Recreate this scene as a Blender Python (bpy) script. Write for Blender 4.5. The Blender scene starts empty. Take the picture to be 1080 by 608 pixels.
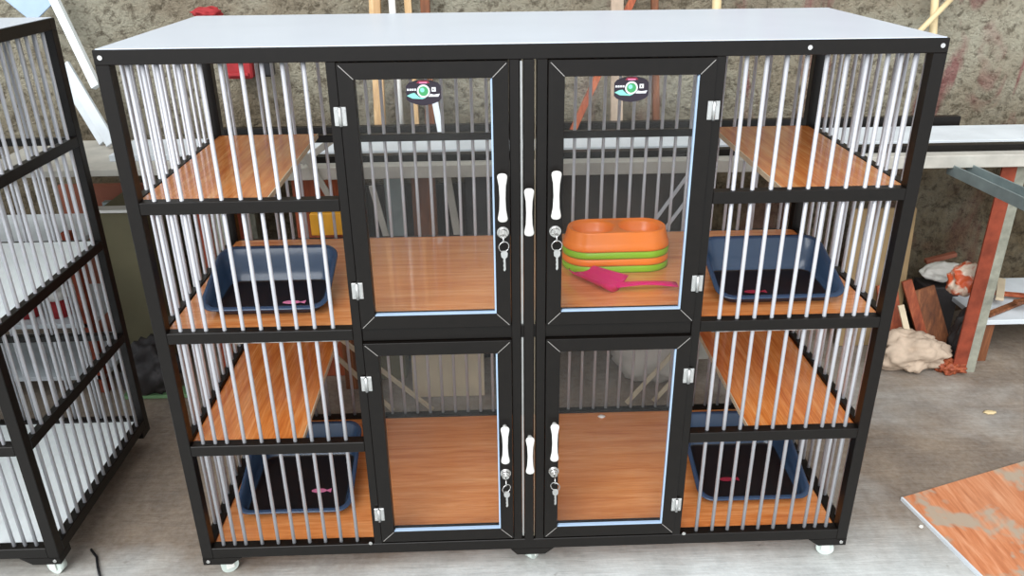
import bpy, bmesh, math, random
from mathutils import Vector, Matrix, noise
random.seed(7)
PI = math.pi
scn = bpy.context.scene
COL = scn.collection
V = Vector

# ------------------------------------------------------------------ camera
CAM = V((-0.074, -1.4517, 1.396)); YAW, PITCH, ROLL, FPX = 0.0296, 0.4265, -0.0104, 849.02
fwd = V((math.sin(YAW)*math.cos(PITCH), math.cos(YAW)*math.cos(PITCH), -math.sin(PITCH)))
rgt = V((math.cos(YAW), -math.sin(YAW), 0)); upv = rgt.cross(fwd)
r2 = rgt*math.cos(ROLL) + upv*math.sin(ROLL); u2 = -rgt*math.sin(ROLL) + upv*math.cos(ROLL)
cam = bpy.data.cameras.new('camera'); co = bpy.data.objects.new('camera', cam); COL.objects.link(co)
co.matrix_world = Matrix(((r2.x, u2.x, -fwd.x, CAM.x), (r2.y, u2.y, -fwd.y, CAM.y), (r2.z, u2.z, -fwd.z, CAM.z), (0, 0, 0, 1)))
cam.sensor_width = 36; cam.lens = FPX/1080*36; cam.clip_start = 0.02; cam.clip_end = 60
scn.camera = co
def ray(u, v): return fwd + r2*((u-540)/FPX) - u2*((v-304)/FPX)
def atY(u, v, Y): d = ray(u, v); return CAM + d*((Y-CAM.y)/d.y)      # point of the photo at a known depth
def atZ(u, v, Z): d = ray(u, v); return CAM + d*((Z-CAM.z)/d.z)      # point of the photo at a known height

# ------------------------------------------------------------------ materials
def srgb(r, g, b):
    f = lambda c: (c/255/12.92) if c/255 <= .04045 else ((c/255+.055)/1.055)**2.4
    return (f(r), f(g), f(b), 1)
class NT:
    def __init__(s, name):
        s.m = bpy.data.materials.new(name); s.m.use_nodes = True; s.t = s.m.node_tree; s.t.nodes.clear()
        s.out = s.n('ShaderNodeOutputMaterial')
    def n(s, k, **kw):
        x = s.t.nodes.new(k)
        for a, b in kw.items(): setattr(x, a, b)
        return x
    def l(s, a, b): s.t.links.new(a, b)
    def pr(s, col=None, rough=.5, metal=0, spec=.5):
        p = s.n('ShaderNodeBsdfPrincipled')
        if col: p.inputs['Base Color'].default_value = col
        p.inputs['Roughness'].default_value = rough; p.inputs['Metallic'].default_value = metal
        p.inputs['Specular IOR Level'].default_value = spec
        s.l(p.outputs[0], s.out.inputs[0]); s.p = p; return p
    def coord(s, scale=(1, 1, 1), rot=(0, 0, 0)):
        c = s.n('ShaderNodeTexCoord'); m = s.n('ShaderNodeMapping'); m.inputs['Scale'].default_value = scale
        m.inputs['Rotation'].default_value = rot
        g = s.n('ShaderNodeNewGeometry'); s.l(g.outputs['Position'], m.inputs[0]); return m.outputs[0]
    def noise(s, vec, sc, det=4, rough=.55, dist=0):
        x = s.n('ShaderNodeTexNoise'); x.inputs['Scale'].default_value = sc; x.inputs['Detail'].default_value = det
        x.inputs['Roughness'].default_value = rough; x.inputs['Distortion'].default_value = dist
        s.l(vec, x.inputs['Vector']); return x.outputs['Fac']
    def ramp(s, fac, stops):
        x = s.n('ShaderNodeValToRGB'); e = x.color_ramp.elements
        while len(e) < len(stops): e.new(.5)
        for i, (p, c) in enumerate(stops): e[i].position = p; e[i].color = c
        s.l(fac, x.inputs[0]); return x.outputs[0]
    def mix(s, fac, a, b, mode='MIX'):
        x = s.n('ShaderNodeMix'); x.data_type = 'RGBA'; x.blend_type = mode
        for sock, val in ((x.inputs[0], fac), (x.inputs[6], a), (x.inputs[7], b)):
            if hasattr(val, 'links') or hasattr(val, 'is_linked'): s.l(val, sock)
            else: sock.default_value = val
        return x.outputs[2]
    def bump(s, h, st, dist=.01):
        b = s.n('ShaderNodeBump'); b.inputs['Strength'].default_value = st; b.inputs['Distance'].default_value = dist
        s.l(h, b.inputs['Height']); s.l(b.outputs[0], s.p.inputs['Normal'])
def mnoise(name, c, var=.12, rough=.5, metal=0, sc=25, spec=.5, bump=0.0):
    t = NT(name); t.pr(None, rough, metal, spec); v = t.coord()
    a = tuple(x*(1-var) for x in c[:3])+(1,); b = tuple(min(1, x*(1+var)) for x in c[:3])+(1,)
    n = t.noise(v, sc); t.l(t.ramp(n, [(.3, a), (.7, b)]), t.p.inputs['Base Color'])
    if bump: t.bump(n, bump, .004)
    return t.m
def mwood(name, base, dark, light, axis='x', rough=.22, coat=.35, sc=1.0, spec=.5):
    t = NT(name); t.pr(None, rough, 0, spec)
    s = {'x': (1.6, 26, 26), 'y': (26, 1.6, 26), 'z': (26, 26, 1.6)}[axis]
    v = t.coord(tuple(q*sc for q in s))
    n = t.noise(v, 2.2, 5, .62, .6)
    v2 = t.coord(tuple(q*sc*3.5 for q in s)); n2 = t.noise(v2, 3, 3, .6)
    v3 = t.coord(); n3 = t.noise(v3, 3, 3)
    c = t.ramp(n, [(.30, dark), (.5, base), (.68, light)])
    c = t.mix(t.ramp(n2, [(.4, (0, 0, 0, 1)), (.62, (.45, .45, .45, 1))]), c, dark)
    t.l(c, t.p.inputs['Base Color'])
    t.p.inputs['Coat Weight'].default_value = coat*1.7; t.p.inputs['Coat Roughness'].default_value = .06
    return t.m
M = {}
M['frame'] = mnoise('dark_anodised_aluminium', srgb(20, 16, 13), .15, .4, .1, 60, .3)
M['bar'] = mnoise('silver_tube', srgb(192, 192, 196), .04, .36, .25, 40)
M['alu'] = mnoise('bright_aluminium', srgb(205, 205, 203), .08, .3, .8, 60)
M['chrome'] = mnoise('chrome', srgb(215, 213, 210), .06, .16, 1, 60)
M['lam_x'] = mwood('orange_laminate_long', srgb(226, 146, 84), srgb(200, 114, 56), srgb(236, 168, 108), 'x')
M['lam_y'] = mwood('orange_laminate_deep', srgb(232, 146, 74), srgb(200, 104, 42), srgb(242, 174, 108), 'y')
M['white_lam'] = mnoise('white_laminate', srgb(240, 246, 247), .03, .28, 0, 8)
M['top'] = mnoise('pale_blue_white_sheet', srgb(222, 231, 243), .02, .22, 0, 5)
M['bead'] = mnoise('pale_blue_glazing_bead', srgb(165, 188, 214), .05, .4, 0, 20)
M['white_pl'] = mnoise('white_plastic', srgb(238, 236, 230), .02, .3, 0, 20)
M['navy'] = mnoise('navy_plastic', srgb(50, 70, 96), .06, .2, 0, 20)
M['black_pl'] = mnoise('black_plastic', srgb(22, 22, 25), .1, .4, 0, 20)
M['orange'] = mnoise('orange_plastic', srgb(248, 128, 10), .03, .3, 0, 20)
M['green'] = mnoise('lime_plastic', srgb(140, 192, 10), .03, .3, 0, 20)
M['caster'] = mnoise('clear_caster_plastic', srgb(205, 215, 208), .06, .25, 0, 20)
def mk_pink():
    t = NT('translucent_pink_plastic'); p = t.pr(srgb(236, 18, 120), .15); p.inputs['Subsurface Weight'].default_value = .3
    p.inputs['Subsurface Radius'].default_value = (.02, .005, .01); p.inputs['Transmission Weight'].default_value = .25
    return t.m
M['pink'] = mk_pink()
def mk_glass():
    t = NT('dusty_clear_glass'); tr = t.n('ShaderNodeBsdfTransparent'); tr.inputs[0].default_value = (.98, .985, .985, 1)
    gl = t.n('ShaderNodeBsdfGlossy'); gl.inputs['Roughness'].default_value = .02
    df = t.n('ShaderNodeBsdfDiffuse'); df.inputs[0].default_value = (.75, .75, .72, 1)
    fr = t.n('ShaderNodeFresnel'); fr.inputs[0].default_value = 1.32
    ge = t.n('ShaderNodeNewGeometry'); iv = t.n('ShaderNodeMath', operation='SUBTRACT'); iv.inputs[0].default_value = 1.0; t.l(ge.outputs['Backfacing'], iv.inputs[1])
    mu = t.n('ShaderNodeMath', operation='MULTIPLY'); t.l(fr.outputs[0], mu.inputs[0]); t.l(iv.outputs[0], mu.inputs[1])
    m1 = t.n('ShaderNodeMixShader'); t.l(mu.outputs[0], m1.inputs[0]); t.l(tr.outputs[0], m1.inputs[1]); t.l(gl.outputs[0], m1.inputs[2])
    m2 = t.n('ShaderNodeMixShader'); n = t.noise(t.coord(), 7, 4)
    r = t.ramp(n, [(.3, (.002, .002, .002, 1)), (.75, (.014, .014, .014, 1))]); t.l(r, m2.inputs[0])
    t.l(m1.outputs[0], m2.inputs[1]); t.l(df.outputs[0], m2.inputs[2]); t.l(m2.outputs[0], t.out.inputs[0])
    return t.m
M['glass'] = mk_glass()
def flat(name, c, rough=.5, metal=0): t = NT(name); t.pr(c, rough, metal); return t.m
M['st_black'] = flat('sticker_black', srgb(32, 20, 36)); M['st_green'] = flat('sticker_green', srgb(60, 150, 90))
M['st_white'] = flat('sticker_white', srgb(225, 225, 228)); M['st_pink'] = flat('sticker_pink', srgb(225, 130, 170))
M['st_teal'] = flat('sticker_teal', srgb(130, 205, 190)); M['st_red'] = flat('sticker_red', srgb(150, 40, 60))
M['seam'] = flat('bare_metal_seam', srgb(170, 165, 160), .4, .5)
# concrete floor
def mk_floor():
    t = NT('worn_concrete_floor'); t.pr(None, .75)
    v = t.coord(); big = t.noise(v, 1.3, 5, .6, .4); mid = t.noise(v, 7, 6, .65); fine = t.noise(v, 60, 4, .7)
    c = t.ramp(mid, [(.3, srgb(180, 184, 182)), (.5, srgb(204, 208, 206)), (.72, srgb(222, 226, 224))])
    # brown dust towards the back, with the cages' floor shade painted in too
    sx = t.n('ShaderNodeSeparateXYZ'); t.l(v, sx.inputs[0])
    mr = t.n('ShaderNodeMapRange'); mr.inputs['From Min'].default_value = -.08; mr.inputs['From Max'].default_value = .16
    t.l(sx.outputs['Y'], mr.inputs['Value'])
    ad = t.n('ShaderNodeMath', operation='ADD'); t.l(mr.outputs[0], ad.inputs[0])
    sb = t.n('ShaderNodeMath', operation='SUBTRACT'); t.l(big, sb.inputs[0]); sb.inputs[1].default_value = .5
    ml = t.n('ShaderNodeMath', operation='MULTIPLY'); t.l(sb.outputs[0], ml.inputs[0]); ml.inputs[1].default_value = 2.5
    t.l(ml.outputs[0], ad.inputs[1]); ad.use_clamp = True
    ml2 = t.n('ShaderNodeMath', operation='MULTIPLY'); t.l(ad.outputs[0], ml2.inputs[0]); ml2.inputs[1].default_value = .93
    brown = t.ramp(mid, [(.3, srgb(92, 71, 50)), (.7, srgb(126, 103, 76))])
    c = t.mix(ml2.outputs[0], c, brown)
    sp = t.noise(v, 22, 3, .5)
    c = t.mix(t.ramp(sp, [(.70, (0, 0, 0, 1)), (.76, (.5, .5, .5, 1))]), c, srgb(88, 76, 66))
    c = t.mix(.14, c, t.ramp(fine, [(.3, srgb(110, 105, 100)), (.7, srgb(215, 215, 212))]))
    t.l(c, t.p.inputs['Base Color'])
    ws = t.coord((3, 28, 1), (0, 0, .5)); sw = t.noise(ws, 1.2, 4, .6)
    am = t.n('ShaderNodeMath', operation='ADD'); t.l(mid, am.inputs[0]); t.l(sw, am.inputs[1])
    t.bump(am.outputs[0], .35, .01)
    return t.m
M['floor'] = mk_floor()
def mk_wall():
    t = NT('rough_cement_wall'); t.pr(None, .9, 0, .2)
    v = t.coord(); a = t.noise(v, 2.4, 6, .65, .3); b = t.noise(v, 30, 6, .75, .2); f = t.noise(v, 75, 4, .75)
    c = t.ramp(a, [(.28, srgb(132, 118, 98)), (.45, srgb(166, 155, 134)), (.6, srgb(184, 178, 158)), (.78, srgb(202, 192, 172))])
    c = t.mix(t.ramp(b, [(.38, (.8, .8, .8, 1)), (.5, (0, 0, 0, 1))]), c, srgb(96, 86, 70))
    c = t.mix(t.ramp(f, [(.58, (0, 0, 0, 1)), (.75, (.5, .5, .5, 1))]), c, srgb(196, 188, 168))
    w = t.coord((1, 1, .35)); r = t.noise(w, 5.5, 4, .6, .8)
    sx = t.n('ShaderNodeSeparateXYZ'); t.l(v, sx.inputs[0])
    mr = t.n('ShaderNodeMapRange'); mr.inputs['From Min'].default_value = .1; mr.inputs['From Max'].default_value = .7; t.l(sx.outputs['X'], mr.inputs['Value'])
    rm = t.ramp(r, [(.53, (0, 0, 0, 1)), (.62, (.75, .75, .75, 1))])
    mm = t.mix(1.0, rm, mr.outputs[0], 'MULTIPLY')
    c = t.mix(mm, c, srgb(146, 84, 86))
    # shade under the bench painted into the wall, browner and darker low down
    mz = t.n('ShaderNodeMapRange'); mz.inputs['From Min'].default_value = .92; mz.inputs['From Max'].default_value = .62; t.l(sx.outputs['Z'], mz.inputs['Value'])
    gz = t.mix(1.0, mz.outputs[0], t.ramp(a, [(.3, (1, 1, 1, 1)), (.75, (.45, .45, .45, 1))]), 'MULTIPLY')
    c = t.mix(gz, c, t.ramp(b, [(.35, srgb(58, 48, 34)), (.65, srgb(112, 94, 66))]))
    t.l(c, t.p.inputs['Base Color'])
    ad = t.n('ShaderNodeMath', operation='ADD'); t.l(b, ad.inputs[0]); t.l(f, ad.inputs[1])
    t.bump(ad.outputs[0], .9, .03)
    return t.m
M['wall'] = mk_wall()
M['rust'] = mnoise('rusty_red_steel', srgb(132, 60, 40), .3, .75, 0, 22, .3, .3)
M['galv'] = mnoise('galvanised_steel', srgb(138, 150, 150), .2, .45, .4, 14)
M['paleboard'] = mnoise('weathered_white_board', srgb(208, 214, 218), .08, .5, 0, 10)
M['grayboard'] = mnoise('dusty_grey_board', srgb(176, 172, 162), .15, .7, 0, 14)
M['tan'] = mwood('pale_pine', srgb(206, 170, 122), srgb(170, 130, 86), srgb(224, 196, 152), 'z', .6, 0, .5)
M['brownwood'] = mwood('brown_timber', srgb(128, 76, 44), srgb(84, 48, 28), srgb(158, 100, 62), 'z', .65, 0, .6)
M['redwood'] = mwood('reddish_timber', srgb(160, 78, 44), srgb(116, 50, 28), srgb(188, 104, 66), 'z', .6, 0, .6)
M['bamboo'] = mnoise('dry_bamboo', srgb(212, 190, 146), .12, .5, 0, 15)
M['olive'] = mnoise('olive_grey_carton', srgb(116, 110, 84), .1, .8, 0, 8)
M['kraft'] = mnoise('kraft_cardboard', srgb(152, 128, 92), .14, .85, 0, 10)
M['plyboard'] = mnoise('dusty_plywood', srgb(204, 188, 160), .12, .8, 0, 9)
M['redbrown'] = mnoise('red_brown_board', srgb(142, 82, 60), .14, .7, 0, 9)
M['sack'] = mnoise('dirty_woven_sack', srgb(186, 166, 146), .22, .85, 0, 18, .2, .3)
M['whitesack'] = mnoise('white_woven_sack', srgb(192, 184, 174), .12, .8, 0, 12, .2)
M['red'] = mnoise('red_cloth', srgb(160, 40, 44), .15, .8, 0, 20)
M['yellow'] = mnoise('yellow_orange_plastic', srgb(244, 176, 50), .08, .45, 0, 12)
M['paper'] = mnoise('crumpled_paper', srgb(212, 210, 202), .1, .8, 0, 20)
M['tarp'] = mnoise('green_paint', srgb(112, 148, 104), .1, .8, 0, 15)
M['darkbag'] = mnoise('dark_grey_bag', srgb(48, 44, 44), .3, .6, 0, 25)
M['shadeply'] = mnoise('added_shade_plywood', srgb(58, 46, 36), .3, .8, 0, 12)  # only for the boards added to darken the space under the bench
M['legpaint'] = mnoise('chipped_grey_paint', srgb(138, 138, 124), .28, .7, 0, 30)
def mk_obag():
    t = NT('orange_and_white_wrapper'); t.pr(None, .4); v = t.coord()
    n = t.noise(v, 16, 3, .5, 1.0); t.l(t.ramp(n, [(.46, srgb(206, 92, 52)), (.54, srgb(226, 206, 186))]), t.p.inputs['Base Color']); return t.m
M['obag'] = mk_obag()
def mk_lamdirty():
    t = NT('dusty_orange_laminate'); t.pr(None, .45)
    R = (0, 0, 0)
    v = t.coord((30, 3, 30), (0, 0, math.radians(-8))); n = t.noise(v, 2.4, 5, .62, .4)
    c = t.ramp(n, [(.3, srgb(176, 104, 66)), (.5, srgb(204, 130, 88)), (.7, srgb(220, 158, 120))])
    w = t.coord(); a = t.noise(w, 6, 4, .6, .3)
    c = t.mix(t.ramp(a, [(.51, (0, 0, 0, 1)), (.57, (.9, .9, .9, 1))]), c, srgb(172, 160, 142))
    a2 = t.noise(w, 2.2, 3, .5)
    c = t.mix(t.ramp(a2, [(.4, (0, 0, 0, 1)), (.7, (.35, .35, .35, 1))]), c, srgb(178, 160, 136))
    t.l(c, t.p.inputs['Base Color']); return t.m
M['lamdirty'] = mk_lamdirty()

# ------------------------------------------------------------------ mesh helpers
def prop(o, label=None, cat=None, group=None, kind=None):
    if label: o['label'] = label
    if cat: o['category'] = cat
    if group: o['group'] = group
    if kind: o['kind'] = kind
    return o
def obj(name, bm, mat, parent=None, smooth=False, recalc=True):
    if recalc: bmesh.ops.recalc_face_normals(bm, faces=bm.faces)
    me = bpy.data.meshes.new(name); bm.to_mesh(me); bm.free()
    for m in (mat if isinstance(mat, (list, tuple)) else [mat]): me.materials.append(M[m])
    if smooth:
        for p in me.polygons: p.use_smooth = True
    o = bpy.data.objects.new(name, me); COL.objects.link(o)
    if parent: o.parent = parent
    return o
def empty(name, loc=(0, 0, 0)):
    o = bpy.data.objects.new(name, None); o.location = loc; o.empty_display_size = .05; COL.objects.link(o); return o
def B(): return bmesh.new()
def box(bm, x0, x1, y0, y1, z0, z1, bev=0.0, mat=0, rot=None, piv=None):
    r = bmesh.ops.create_cube(bm, size=1); vs = r['verts']
    c = V(((x0+x1)/2, (y0+y1)/2, (z0+z1)/2)); s = (abs(x1-x0), abs(y1-y0), abs(z1-z0))
    for v in vs: v.co = V((v.co.x*s[0], v.co.y*s[1], v.co.z*s[2])) + c
    fs = list({f for v in vs for f in v.link_faces})
    if bev:
        r = bmesh.ops.bevel(bm, geom=list({e for v in vs for e in v.link_edges}), offset=bev, segments=1, affect='EDGES')
        fs = list({f for f in r['faces']} | {f for f in fs if f.is_valid})
        vs = list({v for f in fs for v in f.verts})
    for f in fs: f.material_index = mat
    if rot is not None:
        for v in vs: v.co = rot @ (v.co-piv) + piv
    return vs
def cyl(bm, a, b, r, n=12, r2=None, mat=0, smooth=True):
    a, b = V(a), V(b); d = b-a
    R = bmesh.ops.create_cone(bm, cap_ends=True, segments=n, radius1=r, radius2=r if r2 is None else r2, depth=d.length)
    q = V((0, 0, 1)).rotation_difference(d.normalized()); mid = (a+b)/2
    for v in R['verts']: v.co = q @ v.co + mid
    for f in {f for v in R['verts'] for f in v.link_faces}:
        f.smooth = smooth and len(f.verts) == 4; f.material_index = mat
def beam(bm, a, b, w, h, up=V((0, 0, 1)), bev=.0015, mat=0):
    """rectangular bar from a to b, w across, h along 'up'"""
    a, b = V(a), V(b); d = (b-a); L = d.length; z = d.normalized(); x = up.cross(z).normalized(); y = z.cross(x)
    vs = box(bm, -w/2, w/2, -h/2, h/2, 0, L, bev, mat)
    m = Matrix((x, y, z)).transposed()
    for v in vs: v.co = m @ v.co + a
def tube(bm, pts, rad, n=8, closed=False):
    pts = [V(p) for p in pts]; N = len(pts); rings = []
    rad = rad if isinstance(rad, (list, tuple)) else [rad]*N
    for i, p in enumerate(pts):
        a = pts[(i-1) % N] if (closed or i) else pts[0]; b = pts[(i+1) % N] if (closed or i < N-1) else pts[-1]
        t = (b-a).normalized(); ref = V((0, 0, 1)) if abs(t.z) < .9 else V((0, 1, 0))
        x = t.cross(ref).normalized(); y = t.cross(x)
        rings.append([bm.verts.new(p+(x*math.cos(2*PI*k/n)+y*math.sin(2*PI*k/n))*rad[i]) for k in range(n)])
    for i in range(N if closed else N-1):
        A, Bq = rings[i], rings[(i+1) % N]
        for k in range(n): bm.faces.new((A[k], A[(k+1) % n], Bq[(k+1) % n], Bq[k])).smooth = True
    if not closed: bm.faces.new(rings[0]); bm.faces.new(rings[-1])
def prism(bm, poly, y0, y1, mat=0):
    """polygon in X,Z extruded along Y"""
    a = [bm.verts.new((x, y0, z)) for x, z in poly]; b = [bm.verts.new((x, y1, z)) for x, z in poly]
    fs = [bm.faces.new(a), bm.faces.new(b[::-1])]
    for i in range(len(poly)): j = (i+1) % len(poly); fs.append(bm.faces.new((a[i], b[i], b[j], a[j])))
    for f in fs: f.material_index = mat
    return a+b
def rrect(w, d, r, n=6):
    P = []
    for cx, cy, a0 in ((w/2-r, d/2-r, 0), (-w/2+r, d/2-r, 90), (-w/2+r, -d/2+r, 180), (w/2-r, -d/2+r, 270)):
        for k in range(n+1):
            a = math.radians(a0+90*k/n); P.append((cx+r*math.cos(a), cy+r*math.sin(a)))
    return P
def loft(bm, rings, cap0=True, cap1=True, smooth=True, mats=None):
    R = [[bm.verts.new(p) for p in r] for r in rings]
    for i in range(len(R)-1):
        n = len(R[i])
        for k in range(n):
            f = bm.faces.new((R[i][k], R[i][(k+1) % n], R[i+1][(k+1) % n], R[i+1][k])); f.smooth = smooth
            if mats: f.material_index = mats[i]
    if cap0: bm.faces.new(R[0][::-1])
    if cap1:
        f = bm.faces.new(R[-1])
        if mats: f.material_index = mats[-1]
    return R

# ------------------------------------------------------------------ setting
bm = B(); bmesh.ops.create_grid(bm, x_segments=60, y_segments=60, size=1)
for v in bm.verts:
    v.co = V((v.co.x*5, v.co.y*3.4-1.9, 0)); v.co.z = 0
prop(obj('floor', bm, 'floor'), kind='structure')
bm = B(); bmesh.ops.create_grid(bm, x_segments=260, y_segments=90, size=1)
for v in bm.verts:
    x, z = v.co.x*5, v.co.y*1.6+1.55
    n = noise.fractal(V((x*3.2, z*3.2, 0)), 1.0, 2.1, 5)*.022 + noise.noise(V((x*.9, z*.9, 4)))*.03
    v.co = V((x, 1.34-abs(n), z))
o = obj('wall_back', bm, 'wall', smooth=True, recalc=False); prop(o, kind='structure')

# ------------------------------------------------------------------ the cage
Wd, Ht, Dp, T = 1.5, 1.203, .55, .025
FB = [-.7, -.674, -.649, -.612, -.575, -.539, -.503, -.467, -.431, -.394]
FB = FB + [-x for x in reversed(FB)]
RAILS = [(.902, .926), (.627, .651), (.353, .378)]
def door(root, x0, x1, z0, z1, hinge_x, lock_x, handle_z, lock_z, hinge_zs, sticker, sw=.029):
    # mitred aluminium frame
    bm = B(); y0, y1 = -.005, .018
    o_ = [(x0, z0), (x1, z0), (x1, z1), (x0, z1)]; i_ = [(x0+sw, z0+sw), (x1-sw, z0+sw), (x1-sw, z1-sw), (x0+sw, z1-sw)]
    g = .0003
    for k in range(4):
        j = (k+1) % 4
        prism(bm, [o_[k], o_[j], i_[j], i_[k]], y0, y1)
    bmesh.ops.bevel(bm, geom=[e for e in bm.edges], offset=.0007, segments=1, affect='EDGES')
    d = obj('door', bm, 'frame', root)
    bm = B(); w = .0032                              # glazing bead shows along the bottom and the right side
    for k in (0, 1):
        j = (k+1) % 4
        a, b = i_[k], i_[j]; cx, cz = (x0+x1)/2, (z0+z1)/2
        ins = lambda p: (p[0]+math.copysign(w, cx-p[0]), p[1]+math.copysign(w, cz-p[1]))
        prism(bm, [a, b, ins(b), ins(a)], -.0035, .004)
    obj('glazing_bead', bm, 'bead', d)
    bm = B(); box(bm, x0+sw-.003, x1-sw+.003, .004, .008, z0+sw-.003, z1-sw+.003)
    obj('glass_pane', bm, 'glass', d)
    for k in range(4):                              # bright mitre seams at the corners
        bm = B()
        a = V((o_[k][0], y0-.0004, o_[k][1])); b = V((i_[k][0], y0-.0004, i_[k][1]))
        beam(bm, a.lerp(b, .12), a.lerp(b, .97), .0012, .0008, V((0, 1, 0)), 0)
        prop(obj('mitre_seam', bm, 'seam', d), 'thin bright seam at a mitred corner')
    handle(d, lock_x, handle_z)
    bm = B(); cyl(bm, (lock_x, y0-.014, lock_z), (lock_x, y0+.002, lock_z), .0085, 20); cyl(bm, (lock_x, y0-.004, lock_z), (lock_x, y0, lock_z), .0115, 20)
    box(bm, lock_x-.0008, lock_x+.0008, y0-.0148, y0-.0138, lock_z-.004, lock_z+.004, 0)
    obj('lock', bm, 'chrome', d)
    for hz in hinge_zs:
        bm = B(); box(bm, hinge_x-.011, hinge_x+.011, y0-.003, y0+.001, hz-.017, hz+.017, .0008)
        cyl(bm, (hinge_x, y0-.005, hz-.017), (hinge_x, y0-.005, hz+.017), .0032, 10)
        for sx in (-.0075, .0075):
            for sz in (-.011, .011): cyl(bm, (hinge_x+sx, y0-.0045, hz+sz), (hinge_x+sx, y0-.002, hz+sz), .0022, 8)
        prop(obj('hinge', bm, 'alu', d), 'bright silver hinge')
    if sticker:
        cx, cz = sticker; yy = .0035
        def disc(bm, px, pz, r, y, m, n=20, sx=1): prism(bm, [(px+sx*r*math.cos(2*PI*k/n), pz+r*math.sin(2*PI*k/n)) for k in range(n)], y-.0003, y, m)
        bm = B()
        # black cartouche with bowed top and bottom
        P = [(-.031, -.012), (-.031, .011), (-.026, .0165), (-.014, .0205), (0, .022), (.014, .0205), (.026, .0165), (.031, .011), (.031, -.012), (.026, -.017), (.014, -.0215), (0, -.0235), (-.014, -.0215), (-.026, -.017)]
        prism(bm, [(cx+a, cz+b) for a, b in P], yy-.0004, yy, 0)
        prism(bm, [(cx-.012, cz+.016), (cx+.012, cz+.016), (cx+.008, cz+.0205), (cx-.008, cz+.0205)], yy-.0007, yy-.0004, 5)
        prism(bm, [(cx-.007, cz+.0155), (cx+.007, cz+.0155), (cx+.007, cz+.018), (cx-.007, cz+.018)], yy-.001, yy-.0007, 3)
        disc(bm, cx, cz+.002, .0115, yy-.0008, 2); disc(bm, cx, cz+.002, .0086, yy-.0012, 1)
        disc(bm, cx-.002, cz+.004, .004, yy-.0015, 4)
        # row of small letters on the left, the pale mark on the right and the swoosh under them
        for k in range(4): prism(bm, [(cx-.029+.0043*k, cz+.003), (cx-.0258+.0043*k, cz+.003), (cx-.0258+.0043*k, cz+.0065), (cx-.029+.0043*k, cz+.0065)], yy-.001, yy-.0006, 2)
        prism(bm, [(cx+.0145, cz+.001), (cx+.022, cz+.001), (cx+.022, cz+.0085), (cx+.0145, cz+.0085)], yy-.001, yy-.0006, 2)
        prism(bm, [(cx+.0165, cz+.003), (cx+.0185, cz+.003), (cx+.0185, cz+.0065), (cx+.0165, cz+.0065)], yy-.0013, yy-.001, 0)
        prism(bm, [(cx-.030, cz-.006), (cx-.020, cz-.011), (cx-.002, cz-.012), (cx+.004, cz-.0095), (cx-.008, cz-.0085), (cx-.016, cz-.001), (cx-.022, cz-.002)], yy-.001, yy-.0006, 4)
        prism(bm, [(cx+.008, cz-.008), (cx+.026, cz-.008), (cx+.029, cz-.003), (cx+.018, cz-.0045), (cx+.012, cz-.003)], yy-.001, yy-.0006, 2)
        prop(obj('sticker', bm, ['st_black', 'st_green', 'st_white', 'st_pink', 'st_teal', 'st_red'], d), 'small black sticker with a green disc and white marks')
    return d
def handle(parent, x, z, y0=-.005, L=.094):
    """white bone-shaped pull on two feet"""
    bm = B(); n = 16
    pts, rad = [], []
    prof = [(0, .002), (.01, .0062), (.035, .0088), (.075, .0095), (.12, .0088), (.25, .0066), (.5, .0056)]
    prof = prof + [(1-a, r) for a, r in reversed(prof[:-1])]
    rings = []
    for a, r in prof:
        zz = z - L/2 + L*a; off = y0 - .017 - .003*math.sin(PI*a)
        rings.append([(x+r*math.cos(2*PI*k/n), off+.72*r*math.sin(2*PI*k/n), zz) for k in range(n)])
    loft(bm, rings)
    for s in (-1, 1): cyl(bm, (x, y0-.014, z+s*(L/2-.010)), (x, y0+.001, z+s*(L/2-.010)), .005, 10)
    return prop(obj('handle', bm, 'white_pl', parent, True), 'white bone-shaped pull handle')

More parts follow.
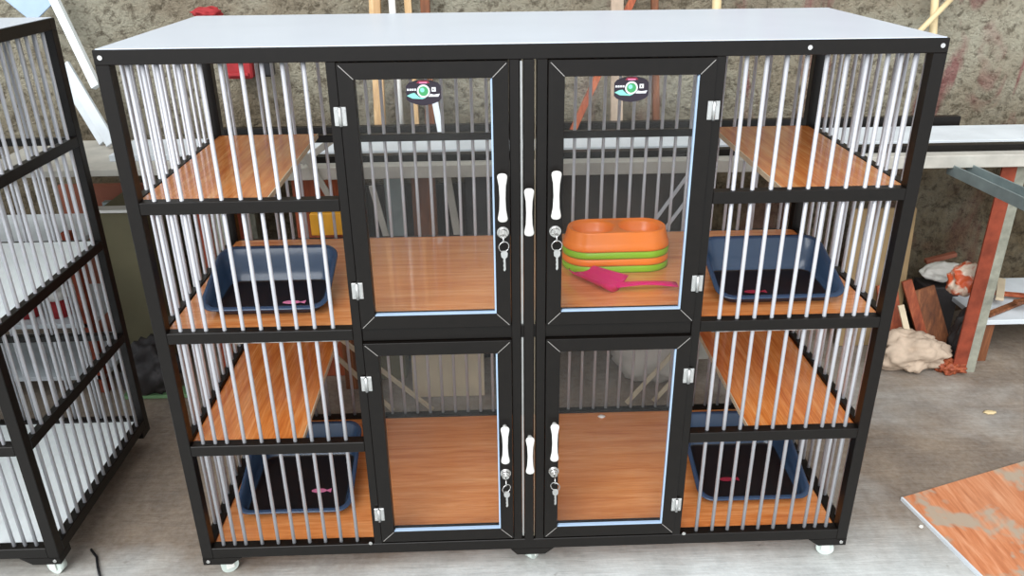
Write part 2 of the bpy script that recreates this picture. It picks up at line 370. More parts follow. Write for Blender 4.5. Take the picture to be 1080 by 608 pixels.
def build_cage(name, label, loc, shelf_mats, full=True, shelves=True):
    root = empty(name, loc); prop(root, label, 'cage')
    h = Wd/2; e = .0006
    def part(nm, m, *boxes, bev=.0012, smooth=False):
        bm = B()
        for b in boxes: box(bm, *b, bev=bev)
        return obj(nm, bm, m, root)
    for sx in (-1, 1):
        for y0 in (0, Dp-T):
            part('corner_post', 'frame', (sx*h, sx*(h-T), y0, y0+T, .066, Ht-.026))
    # top frame, bottom frame
    for z0, z1, nm in ((Ht-.026, Ht, 'top'), (.069, .097, 'bottom')):
        a = 0 if nm == 'top' else T; 
        part(nm+'_rail', 'frame', (-h+a, h-a, 0, T, z0, z1)); part(nm+'_rail', 'frame', (-h+a, h-a, Dp-T, Dp, z0, z1))
        for sx in (-1, 1): part(nm+'_rail', 'frame', (sx*h, sx*(h-T), T, Dp-T, z0, z1))
    # corner brackets under the bottom frame
    for sx in (-1, 1):
        for y0 in (0, Dp-.05):
            bm = B(); prism(bm, [(sx*h, .050), (sx*h, .069), (sx*(h-.09), .069), (sx*(h-.065), .050)], y0, y0+.05); obj('foot_bracket', bm, 'frame', root)
    bm = B(); prism(bm, [(-.04, .069), (.06, .069), (.04, .052), (-.025, .052)], 0, .05); obj('foot_bracket', bm, 'frame', root)
    # rivets
    rp = [(s*(h-.012), -.0015, z) for s in (-1, 1) for z in (Ht-.013, .060)] + [(s*.362, -.0015, .1) for s in (-1, 1)] + [(.5, -.0015, Ht-.013)]
    for p in rp:
        bm = B(); cyl(bm, p, (p[0], .001, p[2]), .0042, 12); obj('rivet', bm, 'chrome', root)
    # door posts, centre posts
    for s in (-1, 1): part('door_post', 'frame', (s*.3535, s*.3355, 0, T, .097, Ht-.026))
    part('centre_post', 'frame', (-.0325, -.0135, 0, T, .097, Ht-.026)); part('centre_post', 'frame', (.0165, .0365, 0, T, .097, Ht-.026))
    cp = part('centre_post', 'frame', (-.0075, .0125, -.003, .022, .097, Ht-.026))
    part('rear_post', 'frame', (-.0125, .0125, Dp-T, Dp, .097, Ht-.026))
    handle(cp, .002, .900, -.003); handle(cp, .004, .346, -.003)
    prop(part('seal_strip', 'alu', (-.0125, -.0085, .008, .012, .10, Ht-.03), bev=0), 'bright thin strip in the gap left of the centre post')
    prop(part('seal_strip', 'plyboard', (.0138, .0152, .008, .012, .10, Ht-.03), bev=0), 'thin tan strip in the gap right of the centre post')
    # rails
    for i, (z0, z1) in enumerate(RAILS):
        for s in (-1, 1): part('front_rail', 'frame', (s*(h-T), s*.3535, 0, T, z0, z1))
        for s in (-1, 1):
            part('side_rail', 'frame', (s*h, s*(h-.018), T, Dp-T, z0, z1))
            part('rear_rail', 'frame', (s*(h-T), s*.0125, Dp-.018, Dp, z0, z1-.006))
    z0, z1 = .6225, .651
    part('front_rail', 'frame', (-.3355, .3355, .004, T, z0, z1))
    # top sheet
    part('top_sheet', 'top', (-h+.004, h-.004, .004, Dp-.004, Ht-.003, Ht+.0012), bev=.0005)
    # shelves
    lx, ly = shelf_mats
    part('cage_floor', lx, (-h+.019, h-.019, T, Dp-.0185, .640, .648), bev=.0008)
    part('cage_floor', lx, (-h+T, h-T, T, Dp-T, .083, .092), bev=.0008)
    if shelves:
        for z in (.925, .370):
            for s in (-1, 1):
                bm = B(); box(bm, s*(h-.019), s*.493, T, Dp-.019, z-.009, z, bev=.0006); sh = obj('shelf', bm, ly, root)
                bm = B(); box(bm, s*.493, s*.4905, T, Dp-.019, z-.010, z+.0006); prop(obj('edge_strip', bm, 'plyboard', sh), 'pale edging strip along the inner side')
        for s in (-1, 1): prop(part('support_strip', 'alu', (s*.62, s*.385, T, T+.02, .612, .632)), 'pale aluminium strip under the middle floor')
    # silver tubes run through all four levels
    r = .0041
    def bar(x, y, z0=.090, z1=Ht-.02):
        bm = B(); cyl(bm, (x, y, z0), (x, y, z1), r, 12); obj('bar', bm, 'bar', root)
    for x in FB: bar(x, .0125)
    for s in (-1, 1):
        for k in range(13): bar(s*(h-.0075), .052+k*.0368)
    x = -.7
    for k in range(39):
        xx = -.6955+k*.0366
        if abs(xx) > .015: bar(xx, Dp-.0085)
    # doors
    if full:
        door(root, -.3345, -.0335, .6535, 1.1755, -.3345, -.0475, .930, .857, (1.083, .740), (-.185, 1.122))
        door(root, .0375, .3365, .6535, 1.1755, .3365, .0525, .933, .857, (1.083, .740), (.187, 1.122))
        door(root, -.3345, -.0335, .1055, .6205, -.3345, -.0495, .376, .292, (.528, .187), None)
        door(root, .0375, .3365, .1055, .6205, .3365, .0565, .379, .294, (.528, .190), None)
    # casters
    for cx, cy, a in ((-.712, .035, .5), (.712, .035, -.3), (-.70, Dp-.04, .2), (.69, Dp-.04, 2.6), (.010, .045, .9), (0, Dp-.04, .3)):
        bm = B(); zt = .0505 if abs(cx) > .1 else .0525
        if cx == 0: zt = .069
        if cx == 0: box(bm, cx-.022, cx+.022, cy-.02, cy+.02, .066, .069)
        box(bm, cx-.02, cx+.02, cy-.02, cy+.02, zt-.003, zt, .0005); cyl(bm, (cx, cy, zt-.012), (cx, cy, zt-.003), .012, 14)
        dx, dy = math.cos(a), math.sin(a); px, py = -dy, dx
        for s in (-1, 1):
            c = V((cx+s*px*.0135+dx*.006, cy+s*py*.0135+dy*.006, .027)); beam(bm, c+V((0, 0, -.012)), V((c.x, c.y, zt-.010)), .018, .003, V((px, py, 0)), .0005)
        k = prop(obj('caster', bm, 'white_pl', root), 'white caster')
        bm = B(); ax = V((px, py, 0)); c = V((cx+dx*.006, cy+dy*.006, .0202))
        cyl(bm, c-ax*.010, c+ax*.010, .020, 24); cyl(bm, c-ax*.012, c+ax*.012, .006, 12)
        prop(obj('wheel', bm, 'caster', k), 'clear plastic wheel')
    return root
cageA = build_cage('cat_cage', 'wide dark-framed pet cage in the middle with glass doors and orange wood-look floors', (0, 0, 0), ('lam_x', 'lam_y'))
cageB = build_cage('cat_cage', 'dark-framed barred cage with white shelves, cut off by the left edge', (-1.833, .018, 0), ('white_lam', 'white_lam'), True, False)

# keys hanging in the four locks
def keys(x, z, a, label):
    y = -.020; root = empty('key_bunch', (x, y, z)); prop(root, label, 'keys', 'keys hanging in the cage door locks')
    bm = B(); box(bm, -.001, .001, -.020, 0, -.004, .004, 0); cyl(bm, (-.0012, -.018, -.002), (.0012, -.018, -.002), .0085, 18)
    obj('lock_key', bm, 'chrome', root)
    bm = B(); c = V((.001, -.018, -.018)); R = .0100
    tube(bm, [(c.x+R*math.sin(t)*math.cos(a), c.y+R*math.sin(t)*math.sin(a), c.z+R*math.cos(t)) for t in [2*PI*k/20 for k in range(20)]], .0011, 6, True)
    obj('ring', bm, 'chrome', root, True)
    bm = B(); zz = -.026; dx = .0015
    prism(bm, [(dx-.0058+0, zz-.012), (dx-.0066, zz-.005), (dx-.004, zz), (dx+.004, zz), (dx+.0066, zz-.005), (dx+.0058, zz-.012), (dx+.002, zz-.016), (dx+.0026, zz-.038), (dx, zz-.042), (dx-.0022, zz-.039), (dx-.0012, zz-.034), (dx-.0024, zz-.030), (dx-.0012, zz-.026), (dx-.0022, zz-.022), (dx-.0018, zz-.016)], -.0195, -.0175)
    obj('spare_key', bm, 'alu', root)
keys(-.0475, .857, .3, 'key ring hanging from the lock of the upper left glass door')
keys(.0525, .857, .1, 'key ring hanging from the lock of the upper right glass door, beside the food bowls')
keys(-.0495, .292, .5, 'key ring hanging from the lock of the lower left glass door')
keys(.0565, .294, -.3, 'key ring hanging from the lock of the lower right glass door')

# ------------------------------------------------------------------ litter trays
def tray(cx, yf, z, rot, label, mir=1, hf=.022, hb=.105, w=.28, d=.265):
    root = empty('litter_tray', (cx, yf+d/2, z)); root.rotation_euler = (0, 0, rot); prop(root, label, 'litter tray', 'navy litter trays in the side compartments')
    n = 6
    def ring(w_, d_, r_, f, dy=0):
        out = []
        for x, y in rrect(w_, d_, r_, n):
            t = min(1, max(0, (y+d/2)/d)); out.append((x, y+dy, f*(hf*(1-t)+hb*t)))
        return out
    bm = B()
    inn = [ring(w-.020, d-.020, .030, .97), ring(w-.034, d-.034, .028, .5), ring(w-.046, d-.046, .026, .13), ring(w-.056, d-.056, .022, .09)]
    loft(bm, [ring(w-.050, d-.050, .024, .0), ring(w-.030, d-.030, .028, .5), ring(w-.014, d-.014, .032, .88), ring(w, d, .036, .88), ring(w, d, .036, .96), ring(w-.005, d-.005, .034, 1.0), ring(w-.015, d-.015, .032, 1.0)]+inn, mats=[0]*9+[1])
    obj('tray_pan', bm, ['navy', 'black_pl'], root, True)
    # grey-lilac logo of a fish on the pan bottom
    bm = B(); P = []
    for k in range(17): a = 2*PI*k/17; P.append((.019*math.cos(a), .008*math.sin(a)))
    zt = .09*(hf+.5*(hb-hf))+.001
    vs = [bm.verts.new((.045*mir+x, -.035+y, zt+.0004)) for x, y in P]; bm.faces.new(vs)
    vs = [bm.verts.new((.045*mir+x, -.035+y, zt+.0004)) for x, y in ((.016, 0), (.030, .008), (.030, -.008))]; bm.faces.new(vs)
    ext = bmesh.ops.extrude_face_region(bm, geom=bm.faces[:]); 
    for g in ext['geom']:
        if isinstance(g, bmesh.types.BMVert): g.co.z += .0006
    prop(obj('logo', bm, 'st_pink' if mir > 0 else 'st_red', root), 'small pale fish-shaped logo')
    return root
tray(-.548, .066, .6482, .0, 'navy litter tray on the middle floor behind the left-hand bars', 1, .022, .088, .268, .20)
tray(-.560, .098, .0922, .0, 'navy litter tray on the bottom floor behind the left-hand bars', 1)
tray(.545, .066, .6482, .0, 'navy litter tray on the middle floor behind the right-hand bars', -1, .022, .088, .280, .20)
tray(.562, .096, .0922, .0, 'navy litter tray on the bottom floor behind the right-hand bars', -1)

# ------------------------------------------------------------------ bowls and scoop
def bowl(z, mat, label, full):
    root = empty('double_bowl', (.226, .325, z)); root.rotation_euler = (0, 0, math.radians(1)); prop(root, label, 'food bowl', 'double food bowls stacked behind the upper right glass door')
    L, Dd = .252, .122
    bm = B()
    def rg(s, zz, k=0): return [(x, y, zz) for x, y in rrect(L-s, Dd-s, (Dd-s)/2-.0005, 10)]
    if full: R = [rg(.0, 0), rg(.0, .004), rg(.004, .012), rg(.008, .016), rg(.010, .018), rg(.020, .040), rg(.022, .043), rg(.025, .044), rg(.028, .0435), rg(.030, .0418)]
    else: R = [rg(.0, 0), rg(-.001, .004), rg(.0, .013), rg(.006, .0170), rg(.03, .0170)]
    loft(bm, R, True, not full)
    obj('bowl_skirt', bm, mat, root, True)
    if full:
        bm = B()
        for s in (-1, 1):
            # each well, a rounded basin
            cx = s*.0548
            def w(sh, zz): return [(cx+x, y, zz) for x, y in rrect(.101-sh, .083-sh, (.083-sh)/2-.001, 8)]
            loft(bm, [w(-.006, .0418), w(0, .0412), w(.006, .033), w(.014, .018), w(.030, .0105)], False, True)
        # the bridge between the wells, level with the rim
        pl = [(x, y, .0418) for x, y in rrect(L-.030, Dd-.030, (Dd-.030)/2-.0005, 10)]
        obj('well', bm, mat, root, True)
        bm = B(); 
        outer = [bm.verts.new(p) for p in pl]
        oe = [bm.edges.new((outer[i], outer[(i+1) % len(outer)])) for i in range(len(outer))]
        ie = []
        for s in (-1, 1):
            q = [bm.verts.new((s*.0548+x, y, .0418)) for x, y in rrect(.107, .089, .0435, 8)]
            ie += [bm.edges.new((q[i], q[(i+1) % len(q)])) for i in range(len(q))]
        bmesh.ops.triangle_fill(bm, use_beauty=True, use_dissolve=False, edges=oe+ie)
        obj('deck', bm, mat, root)
    return root
bz = .6485
bowl(bz, 'green', 'lime green double food bowl at the bottom of the stack', False)
bowl(bz+.0174, 'orange', 'orange double food bowl, second from the bottom of the stack', False)
bowl(bz+.0348, 'green', 'lime green double food bowl just under the orange top one', False)
bowl(bz+.0522, 'orange', 'orange double food bowl on top of the stack, its two wells open', True)

def scoop():
    A = atZ(606, 281, .665); Bp = atZ(650, 306, .655); E = atZ(714, 302, .660)
    root = empty('litter_scoop', (0, 0, 0)); prop(root, 'translucent pink scoop lying in front of the stacked bowls', 'scoop')
    ax = (V((Bp.x, Bp.y, 0))-V((A.x, A.y, 0))).normalized(); L = .135; px = V((-ax.y, ax.x, 0))
    tail = V((Bp.x, Bp.y, .6495)) - ax*.004; nose = tail - ax*L
    bm = B(); n = 12
    # curved blade: shallow trough with raised walls
    rings = []
    for i in range(n+1):
        t = i/n; c = nose.lerp(tail, t); w = (.030+.004*t)*min(1, (.35+t*5)**.5); hgt = .016+.014*t
        row = []
        for k in range(9):
            s = k/8*2-1; row.append(c + px*(w*s) + V((0, 0, .001+hgt*abs(s)**2.2)))
        rings.append(row)
    vv = [[bm.verts.new(p) for p in r] for r in rings]
    for i in range(n):
        for k in range(8): bm.faces.new((vv[i][k], vv[i][k+1], vv[i+1][k+1], vv[i+1][k])).smooth = True
    # back wall
    top = []
    bw = [bm.verts.new(rings[-1][k] + ax*.004 + V((0, 0, .022*(1-abs(k/4-1)**2.2)+.001))) for k in range(9)]
    for k in range(8): bm.faces.new((vv[-1][k], vv[-1][k+1], bw[k+1], bw[k])).smooth = True
    bl = obj('blade', bm, 'pink', root); md = bl.modifiers.new('s', 'SOLIDIFY'); md.thickness = .0016
    bm = B(); h0 = tail + V((0, 0, .016)) + ax*.002 ; h1 = V((E.x, E.y, .664))
    pts = [h0.lerp(h1, t)+V((0, 0, .005*math.sin(PI*t))) for t in [k/8 for k in range(9)]]
    d = (h1-h0).normalized(); sx = V((-d.y, d.x, 0)).normalized(); rr = []
    for i, p in enumerate(pts):
        w = .012+.002*math.cos(i/8*2*PI); hh = .0028
        rr.append([p+sx*(w*math.cos(2*PI*k/10))+V((0, 0, hh*math.sin(2*PI*k/10))) for k in range(10)])
    loft(bm, rr); obj('grip', bm, 'pink', root, True)
scoop()
def crumple(name, c, s, mat, label, cat, seed=0, amp=.28, sub=4, fr=2.4, flatb=True, group=None, kind=None, wid=None):
    bm = B(); bmesh.ops.create_icosphere(bm, subdivisions=sub, radius=1)
    for v in bm.verts:
        n = v.co.normalized(); q = n*fr+V((seed, seed*2.3, 0))
        f = 1+amp*(noise.noise(q)*1.1 + -.9*(abs(noise.noise(q*1.7))-.2) - .45*(abs(noise.noise(q*3.7))-.2))
        v.co = V((n.x*s[0]*f, n.y*s[1]*f, n.z*s[2]*f))
        if flatb: v.co.z = max(v.co.z, -s[2]*.8)
    o = obj(name, bm, mat, None, True); o.location = V(c)+V((0, 0, s[2]*.8 if flatb else 0)); prop(o, label, cat, group); return o
p = atZ(633, 434, .095); crumple('paper_scrap', (p.x, min(p.y, .5), .0922), (.010, .007, .004), 'white_pl', 'tiny white scrap at the back of the bottom floor, behind the lower right door', 'scrap', 3, sub=2)

# ------------------------------------------------------------------ background, behind the cage
def thing_mesh(name, bm, mat, label, cat, group=None, smooth=False): return prop(obj(name, bm, mat, None, smooth), label, cat, group)
# workbench along the wall
bench = empty('workbench', (.5, .95, 0)); prop(bench, 'long pale workbench behind the cage with rusty steel legs', 'workbench')
def bpart(nm, bm, mat, par=bench, smooth=False):
    o = obj(nm, bm, mat, par, smooth); o.matrix_parent_inverse = Matrix.Translation(-V(par.location)); return o
bm = B(); box(bm, -1.55, 2.3, .84, 1.20, .738, .757, .001); bpart('bench_top', bm, 'grayboard')
bm = B(); box(bm, -.95, 2.3, .815, .84, .722, .760, .002); bpart('front_board', bm, 'grayboard')
for x, r in ((1.47, 0), (-.95, 0)):
    for y, x in ((.845, x), (1.17, min(x, .62))):
        bm = B(); box(bm, x, x+.046, y, y+.006, 0, .738); box(bm, x+.046, x+.080, y+.004, y+.05, 0, .738)
        o = bpart('leg', bm, ['rust', 'legpaint'])
        for f in o.data.polygons:
            if f.center.x > x+.0465: f.material_index = 1
        if x > 0 and y < 1: pass
# long profiles lying on the bench
for nm, x0, x1, y0, y1, z1, mat, lab, cat in (
    ('aluminium_profile', -1.0, 2.25, .87, .90, .777, 'frame', 'long black aluminium profile lying along the front of the workbench', 'metal profile'),
    ('aluminium_profile', -.95, 1.49, 1.145, 1.17, .800, 'frame', 'shorter black aluminium profile at the back of the workbench, ending at the right', 'metal profile'),
    ('white_board', -1.20, 2.2, .93, 1.12, .776, 'paleboard', 'long white board lying between the black profiles on the workbench', 'board')):
    bm = B(); box(bm, x0, x1, y0, y1, .7572, z1, .001)
    if nm != 'white_board':                       # grooves of the extrusion
        box(bm, x0+.002, x1-.002, y0-.0012, y0, .763, z1-.006)
    thing_mesh(nm, bm, mat, lab, cat)
# steel channel sticking out to the right
bm = B(); a = V((1.33, .845, .700)); b = atZ(1110, 230, .700); beam(bm, a, b, .060, .006); 
px = (b-a).normalized().cross(V((0, 0, 1))).normalized()
for s in (-1, 1): beam(bm, a+px*s*.029+V((0, 0, .014)), b+px*s*.029+V((0, 0, .014)), .004, .034)
thing_mesh('steel_channel', bm, 'galv', 'galvanised steel channel poking out from the right part of the workbench', 'steel channel')

def ground(lo, hi):
    d = lo-hi; return hi + d*((hi.z-.004)/(-d.z))
def lean(name, p0, p1, w, t, mat, label, cat, group=None, up=V((0, 1, 0)), round_=False):
    bm = B()
    if round_: cyl(bm, p0, p1, w/2, 12)
    else: beam(bm, p0, p1, w, t, up, .001)
    return thing_mesh(name, bm, mat, label, cat, group)
# standing against the wall behind the cage, left to right
lean('white_strip', atY(102, 92, 1.12), atY(48, -20, 1.27), .026, .02, 'white_lam', 'long white strip leaning on the wall between the two cages', 'strip')
for k, (ua, va, ub, vb) in enumerate(((118, 152, 68, 68), (110, 150, 66, 78))):
    lean('white_plank', atY(ua, va, 1.08+.05*k), atY(ub, vb, 1.20+.05*k), .035, .012, 'paleboard', ['short white plank leaning over the left end of the bench, in front', 'short white plank leaning over the left end of the bench, behind its twin'][k], 'plank')
lean('timber_post', atY(402, 150, 1.18), atY(394, -30, 1.27), .035, .03, 'tan', 'pale brown timber post leaning on the wall, left of the white pipe', 'post')
lean('pipe', atY(424, 150, 1.18), atY(411, -30, 1.27), .022, .02, 'white_pl', 'white plastic pipe standing between two timber posts', 'pipe', round_=True)
lean('timber_post', atY(440, 150, 1.20), atY(428, -30, 1.28), .022, .02, 'tan', 'thin pale brown timber post just right of the white pipe', 'post')
lean('timber_post', atY(455, 160, 1.22), atY(447, -30, 1.28), .03, .02, 'brownwood', 'dark brown timber post behind the upper left door', 'post')
lean('pale_batten', atY(466, 145, 1.12), atY(455, 88, 1.2), .020, .01, 'paleboard', 'short white slat leaning behind the sticker of the upper left door', 'slat')
lean('timber_post', atY(650, 150, 1.22), atY(651, -30, 1.28), .04, .02, 'sack', 'greyish pink timber post rising behind the right half of the cage top', 'post')
lean('timber_post', atY(604, 138, 1.13), atY(676, -20, 1.22), .020, .02, 'redwood', 'orange brown timber post rising behind the upper right door', 'post')
lean('timber_post', atY(692, 150, 1.20), atY(690, -30, 1.28), .022, .02, 'brownwood', 'dark brown timber post beside the orange brown one', 'post')
lean('pipe', atY(753, 100, 1.2), atY(757, -30, 1.28), .030, .02, 'bamboo', 'cream tube standing behind the right half of the cage top', 'pipe', round_=True)
lean('bamboo_stick', atY(965, 38, 1.16), atY(1012, -10, 1.27), .018, .02, 'bamboo', 'thin bamboo stick slanting up to the right behind the cage corner', 'stick', round_=True)
lean('bamboo_stick', atY(980, 120, 1.18), atY(987, -20, 1.27), .024, .02, 'bamboo', 'thicker upright bamboo stick behind the cage corner', 'stick', round_=True)
# red things on the wall
p = atY(216, 10, 1.24); crumple('red_cloth', (p.x, 1.26, p.z-.015), (.045, .05, .022), 'red', 'small red cloth bundle showing above the left of the cage top', 'cloth', 5, .3, flatb=False)
bm = B(); p = atY(236, 50, 1.26); q = atY(269, 82, 1.26); box(bm, p.x, q.x, 1.235, 1.318, q.z, p.z, .006); box(bm, p.x+.01, q.x-.01, 1.225, 1.236, q.z+.01, q.z+.02, .002)
thing_mesh('red_box', bm, 'red', 'red box on the wall behind the upper left bars', 'box')
bm = B(); p = atY(277, 60, 1.26); q = atY(289, 80, 1.26); box(bm, p.x, q.x, 1.24, 1.29, q.z, p.z, .003); box(bm, p.x+.004, q.x-.004, 1.234, 1.24, q.z+.006, p.z-.006, .001)
thing_mesh('switch_box', bm, 'black_pl', 'small black box on the wall beside the red box', 'box')
# glass offcut at the very top left
bm = B(); beam(bm, atY(20, 12, 1.2), atY(46, -14, 1.25), .10, .006, V((0, 1, 0))); thing_mesh('glass_offcut', bm, 'bead', 'pale blue glass offcut leaning at the top left corner', 'glass')

# things on / under the bench
for k, (ua, va, ub, vb, y) in enumerate(((318, 158, 350, 212, .80), (350, 148, 318, 172, .79), (392, 196, 411, 262, .80))):
    bm = B(); beam(bm, atY(ua, va, y), atY(ub, vb, y+.02), .018, .008, V((0, 1, 0)), .001); bpart('slanting_strip', bm, 'grayboard')  # loose crossed scrap strips, parented to the bench but not bracing it
for k, (ua, va, ub, vb) in enumerate(((688, 236, 735, 172), (698, 246, 745, 184))):
    bm = B(); beam(bm, atY(ua, va, .78), atY(ub, vb, .80), .010, .006, V((0, 1, 0)), .001); bpart('slanting_strip', bm, 'bar')  # A-frame struts of the bench
for k, (ua, va, ub, vb) in enumerate(((645, 442, 722, 360), (668, 446, 725, 385))):
    lean('timber_lath', ground(atY(ua, va, .70), atY(ub, vb, .74)), atY(ub, vb, .74), .014, .008, 'plyboard', ['left of two slanting laths behind the lower right door', 'right of two slanting laths behind the lower right door'][k], 'lath')
for k, (ua, va, ub, vb) in enumerate(((352, 352, 378, 372), (340, 362, 385, 405))):
    lean('timber_lath', atY(ua, va, .70), ground(atY(ub, vb, .70), atY(ua, va, .70)), .013, .008, 'plyboard', ['upper lath slanting past the lower left hinge', 'lower lath slanting past the lower left hinge'][k], 'lath')
def slab(name, u0, v0, u1, v1, Y, t, mat, label, cat, toz=None, tilt=0):
    a = atY(u0, v0, Y); b = atY(u1, v1, Y); z0 = b.z if toz is None else toz
    bm = B(); box(bm, a.x, b.x, Y, Y+t, z0, a.z, .002)
    if tilt:
        for v in bm.verts: v.co.y += (v.co.z-z0)*tilt
    return thing_mesh(name, bm, mat, label, cat)
slab('grey_panel', 404, 184, 428, 250, 1.02, .012, 'galv', 'grey sheet panel standing under the bench behind the upper left door', 'panel', 0)
slab('brown_plank', 433, 186, 462, 250, 1.06, .02, 'brownwood', 'brown plank standing under the bench right of the grey panel', 'plank', 0)
lean('pale_stick', V((atY(487, 250, .93).x+.05, .93, 0)), atY(471, 182, .93), .022, .02, 'grayboard', 'pale slanting prop under the bench behind the upper left door', 'prop')
slab('wooden_crate', 306, 186, 372, 216, .93, .15, 'redwood', 'reddish wooden crate under the bench behind the left-hand bars', 'crate', 0)
slab('yellow_tub', 326, 226, 372, 248, .80, .12, 'yellow', 'yellow orange tub behind the left middle compartment', 'tub')
slab('plywood_sheet', 430, 330, 512, 440, .78, .012, 'plyboard', 'dusty beige plywood sheet standing behind the lower left door', 'board', 0, .08)
slab('carton', 395, 330, 432, 440, .90, .10, 'olive', 'olive carton standing left of the beige plywood sheet behind the cage', 'box', 0)
slab('brown_plank', 352, 290, 392, 400, .84, .02, 'brownwood', 'red brown plank standing behind the lower left bars', 'plank', 0)
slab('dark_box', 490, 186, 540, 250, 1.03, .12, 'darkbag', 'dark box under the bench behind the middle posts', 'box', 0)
slab('timber_rail', 727, 362, 800, 427, .98, .02, 'grayboard', 'grey board standing behind the lower right bars', 'board', 0)
p = atY(690, 398, .88); crumple('woven_sack', (p.x, .90, 0), (.14, .10, max(.05, (atY(690, 345, .88).z)/1.7)), 'whitesack', 'whitish woven sack behind the lower right door', 'sack', 11, .22)

slab('shade_board', 372, 196, 528, 300, 1.215, .012, 'shadeply', 'dark board added to deepen the shade under the bench behind the upper left door', 'board', 0)  # this board and the next are added to darken the space under the bench
slab('shade_board', 580, 184, 742, 300, 1.215, .012, 'shadeply', 'dark board added to deepen the shade under the bench behind the upper right door', 'board', 0)
# left gap between the cages
slab('olive_carton', 100, 224, 185, 400, .98, .22, 'olive', 'tall olive grey carton standing between the two cages', 'box', 0)
bm = B(); a = atY(98, 224, .97); b = atY(186, 221, .97); box(bm, a.x, b.x, .955, 1.0, a.z+.0005, a.z+.010, .001); thing_mesh('white_lath', bm, 'white_pl', 'white lath lying along the top edge of the olive carton', 'lath')
slab('red_brown_board', 60, 196, 170, 260, 1.06+.17, .02, 'redbrown', 'red brown board standing behind the olive carton', 'board', 0)
crumple('rubbish_bag', (atY(150, 350, .86).x, .86, 0), (.085, .06, .105), 'darkbag', 'black rubbish bag on the floor in front of the olive carton', 'bag', 2, .35)
bm = B(); c = atZ(158, 392, 0)
for k in range(4):
    a = .3*k-.4; R_ = Matrix.Rotation(a, 3, 'Z'); box(bm, c.x-.07, c.x+.07, c.y-.05, c.y+.05, .001+.004*k, .004+.004*k, 0, 0, R_, V((c.x, c.y, 0)))
thing_mesh('newspaper', bm, 'sack', 'loose newspaper sheets on the floor behind the gap between the cages', 'newspaper')
bm = B(); c = atZ(163, 416, 0); box(bm, c.x-.09, c.x+.12, c.y-.03, c.y+.03, .0, .012, .002); thing_mesh('green_board', bm, 'tarp', 'green painted strip on the floor between the two cages', 'board')
# seen through the bars of the left cage: white shelf unit with red-lidded packs
unit = empty('storage_rack', (-1.75, 1.0, 0)); prop(unit, 'pale storage rack seen through the bars of the left cage', 'rack')
def upart(nm, bm, mat): o = obj(nm, bm, mat, unit); o.matrix_parent_inverse = Matrix.Translation(-V(unit.location)); return o
for x in (-2.05, -1.36):
    for y in (.86, 1.15): bm = B(); box(bm, x, x+.025, y, y+.025, 0, .56, .001); upart('post', bm, 'rust' if x > -1.5 and y < 1 else 'galv')
for z in (.05, .24, .50): bm = B(); box(bm, -2.05, -1.335, .86, 1.175, z, z+.015, .001); upart('rack_shelf', bm, 'paleboard')
for k in range(6):
    x = -1.96+.1*k; root = empty('jar', (x, .93, .2555)); prop(root, ['first jar from the left on the rack behind the left cage', 'second jar from the left on the rack behind the left cage', 'third jar from the left on the rack behind the left cage', 'fourth jar from the left on the rack behind the left cage', 'fifth jar from the left on the rack behind the left cage', 'rightmost jar on the rack behind the left cage'][k], 'jar', 'jars on the rack behind the left cage')
    bm = B(); cyl(bm, (0, 0, 0), (0, 0, .05), .034, 16); cyl(bm, (0, 0, .05), (0, 0, .06), .034, 16, .026); obj('jar_body', bm, 'red', root)
    bm = B(); cyl(bm, (0, 0, .0602), (0, 0, .09), .032, 16); obj('lid', bm, 'white_pl', root)

# right side rubbish under the bench
def plank(u0, v0, u1, v1, y0, y1, w, mat, lab, t=.012):
    lean('plank', atY(u0, v0, y0), atY(u1, v1, y1), w, t, mat, lab, 'plank')
slab('plywood_board', 906, 226, 944, 372, 1.05, .012, 'kraft', 'brown board standing on end under the bench right of the cage', 'board', 0, .1)
for k, (ub, uf, yt, w, mat, lab) in enumerate(((950, 935, 300, .070, 'redwood', 'reddish plank leaning right beside the cage post'), (988, 956, 296, .034, 'redwood', 'narrow orange brown plank in the middle of the leaning planks'), (1006, 974, 304, .072, 'brownwood', 'wide brown plank nearest the rusty leg'))):
    f = atZ(ub, 385, 0); tp = atY(uf, yt, 1.03+.012*k); f.y = min(f.y, .92); lean('plank', V((f.x, .96+.012*k, 0.006)), tp, w, .012, mat, lab, 'plank')
lean('pale_offcut', atY(962, 372, .90), atY(950, 322, .96), .020, .008, 'plyboard', 'pale short offcut lying on the leaning planks', 'offcut')
bm = B(); a = atY(996, 292, 1.12); box(bm, a.x-.07, a.x+.05, 1.09, 1.19, 0, a.z-.03, .004); bin_ = thing_mesh('dark_box', bm, 'darkbag', 'dark box under the crumpled paper right of the planks', 'box')
a = atY(996, 286, 1.12); crumple('paper_wad', (a.x-.0, 1.13, a.z-.035), (.074, .04, .035), 'paper', 'crumpled white paper lying on a dark box under the bench', 'paper', 8, .2)
lean('red_batten', atY(976, 276, 1.19), atY(1008, 268, 1.19), .02, .016, 'redbrown', 'short reddish batten behind the crumpled white paper', 'batten', up=V((0, 0, 1)))
a = atY(1024, 296, .93); crumple('snack_wrapper', (a.x, .95, a.z-.055), (.062, .045, .06), 'obag', 'orange and white plastic wrapper beside the rusty leg', 'wrapper', 14, .25)
a = atY(1020, 330, .93); crumple('rubbish_bag', (a.x+.015, .93, 0), (.05, .04, max(.04, (a.z)/1.7)), 'darkbag', 'dark lumpy bag on the floor under the orange wrapper', 'bag', 6, .4)
p = atZ(953, 385, 0); crumple('sack', (p.x+.005, .90, 0), (.125, .07, .072), 'sack', 'crumpled dusty beige sack on the floor beside the cage', 'sack', 21, .26, 5, 2.0)
p = atZ(1003, 391, 0); crumple('rag', (p.x-.01, .86, 0), (.045, .035, .024), 'redwood', 'brown rag at the foot of the rusty leg', 'rag', 31, .5)
low = empty('low_table', (1.85, 1.0, 0)); prop(low, 'low white table under the bench at the right edge', 'table')
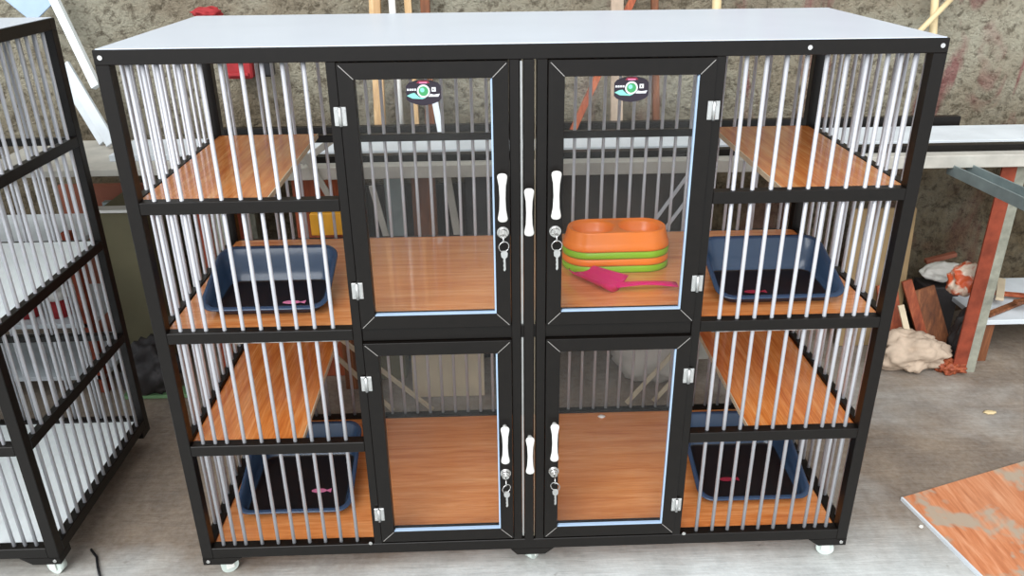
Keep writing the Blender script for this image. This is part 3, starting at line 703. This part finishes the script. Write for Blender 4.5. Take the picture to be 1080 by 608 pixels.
def lpart(nm, bm, mat): o = obj(nm, bm, mat, low); o.matrix_parent_inverse = Matrix.Translation(-V(low.location)); return o
bm = B(); box(bm, 1.57, 2.3, .90, 1.24, .150, .168, .002); lpart('table_top', bm, 'paleboard')
for x in (1.60, 2.24):
    for y in (.92, 1.19): bm = B(); box(bm, x, x+.03, y, y+.03, 0, .150, .001); lpart('leg', bm, 'brownwood')
for k, (x, y, a, L) in enumerate(((1.70, .98, .5, .24), (1.78, 1.05, -.3, .3), (1.73, 1.08, 1.0, .2), (1.80, .96, .1, .2))):
    c = V((x, y, .176+.011*k)); d = V((math.cos(a), math.sin(a), 0))*L/2; bm = B(); beam(bm, c-d, c+d, .025, .010)
    thing_mesh('wood_offcut', bm, ['brownwood', 'redwood', 'plyboard', 'brownwood'][k], ['dark brown offcut at the bottom of the pile on the low white table', 'reddish offcut second in the pile on the low white table', 'pale offcut third in the pile on the low white table', 'brown offcut on top of the pile on the low white table'][k], 'offcut', 'offcuts on the low white table')
# dusty laminate sheet on the floor at lower right
P = [atZ(952, 526, .005), atZ(1066, 492, .005), atZ(1150, 560, .005), atZ(1052, 625, .005)]
A0, A1, A3 = P[0], P[1], P[3]
dv = (A3-A0).normalized(); du = (A1-A0).normalized()
P = [A0, A0+du*.62, A0+du*.62+dv*.75, A0+dv*.75]
bm = B(); a = [bm.verts.new((q.x, q.y, .0005)) for q in P]; b = [bm.verts.new((q.x, q.y, .009)) for q in P]
bm.faces.new(a[::-1]); bm.faces.new(b)
for i in range(4): j = (i+1) % 4; bm.faces.new((a[i], a[j], b[j], b[i]))
sheet = thing_mesh('laminate_sheet', bm, 'lamdirty', 'dusty orange laminate sheet lying on the floor at the lower right', 'board')
bm = B(); n_ = V((dv.y, -dv.x, 0)); n_ = n_ if n_.dot(du) < 0 else -n_
q0, q1 = P[0]+n_*.003, P[3]+n_*.003; beam(bm, V((q0.x, q0.y, .005)), V((q1.x, q1.y, .005)), .006, .0095, V((0, 0, 1)), 0); obj('edge_band', bm, 'paleboard', sheet)
p = atZ(1044, 436, 0); crumple('leaf', (p.x, p.y, 0), (.020, .010, .004), 'bamboo', 'pale yellow dry leaf on the floor right of the cage', 'leaf', 4, .3, 3)
p = atZ(971, 557, 0); crumple('paper_scrap', (p.x, p.y, 0), (.006, .005, .005), 'paper', 'tiny white scrap on the floor beside the laminate sheet', 'scrap', 9, .3, 2)
# thin cable by the left cage
bm = B(); pts = [atZ(u, v, .004) for u, v in ((96, 580), (102, 588), (103, 598), (106, 612))]; tube(bm, pts, .003, 8); thing_mesh('cable', bm, 'black_pl', 'short piece of dark cable on the floor at the foot of the left cage', 'cable')

# ------------------------------------------------------------------ light
w = bpy.data.worlds.new('overcast_sky'); scn.world = w; w.use_nodes = True; nt = w.node_tree; nt.nodes.clear()
out = nt.nodes.new('ShaderNodeOutputWorld'); bg = nt.nodes.new('ShaderNodeBackground'); tc = nt.nodes.new('ShaderNodeTexCoord')
sx = nt.nodes.new('ShaderNodeSeparateXYZ'); rp = nt.nodes.new('ShaderNodeValToRGB'); mr = nt.nodes.new('ShaderNodeMapRange')
dt = nt.nodes.new('ShaderNodeVectorMath'); dt.operation = 'DOT_PRODUCT'; dt.inputs[1].default_value = (.45, .89, 0)
nt.links.new(tc.outputs['Generated'], dt.inputs[0]); nt.links.new(dt.outputs['Value'], mr.inputs[0]); mr.inputs['From Min'].default_value = -1; mr.inputs['From Max'].default_value = 1
e = rp.color_ramp.elements; e[0].position = 0; e[0].color = (1.3, 1.38, 1.46, 1); e[1].position = .75; e[1].color = (.42, .42, .42, 1)
nt.links.new(mr.outputs[0], rp.inputs[0]); nt.links.new(rp.outputs[0], bg.inputs[0]); bg.inputs[1].default_value = .9; nt.links.new(bg.outputs[0], out.inputs[0])
sun = bpy.data.lights.new('daylight', 'SUN'); sun.energy = 2.0; sun.angle = math.radians(45); sun.color = (.97, .99, 1)
so = bpy.data.objects.new('daylight', sun); COL.objects.link(so)
so.rotation_euler = V((.34, .85, -.80)).to_track_quat('-Z', 'Y').to_euler()
vs = scn.view_settings; vs.view_transform = 'Standard'; vs.look = 'None'; vs.gamma = 1; vs.exposure = .5; vs.use_curve_mapping = False
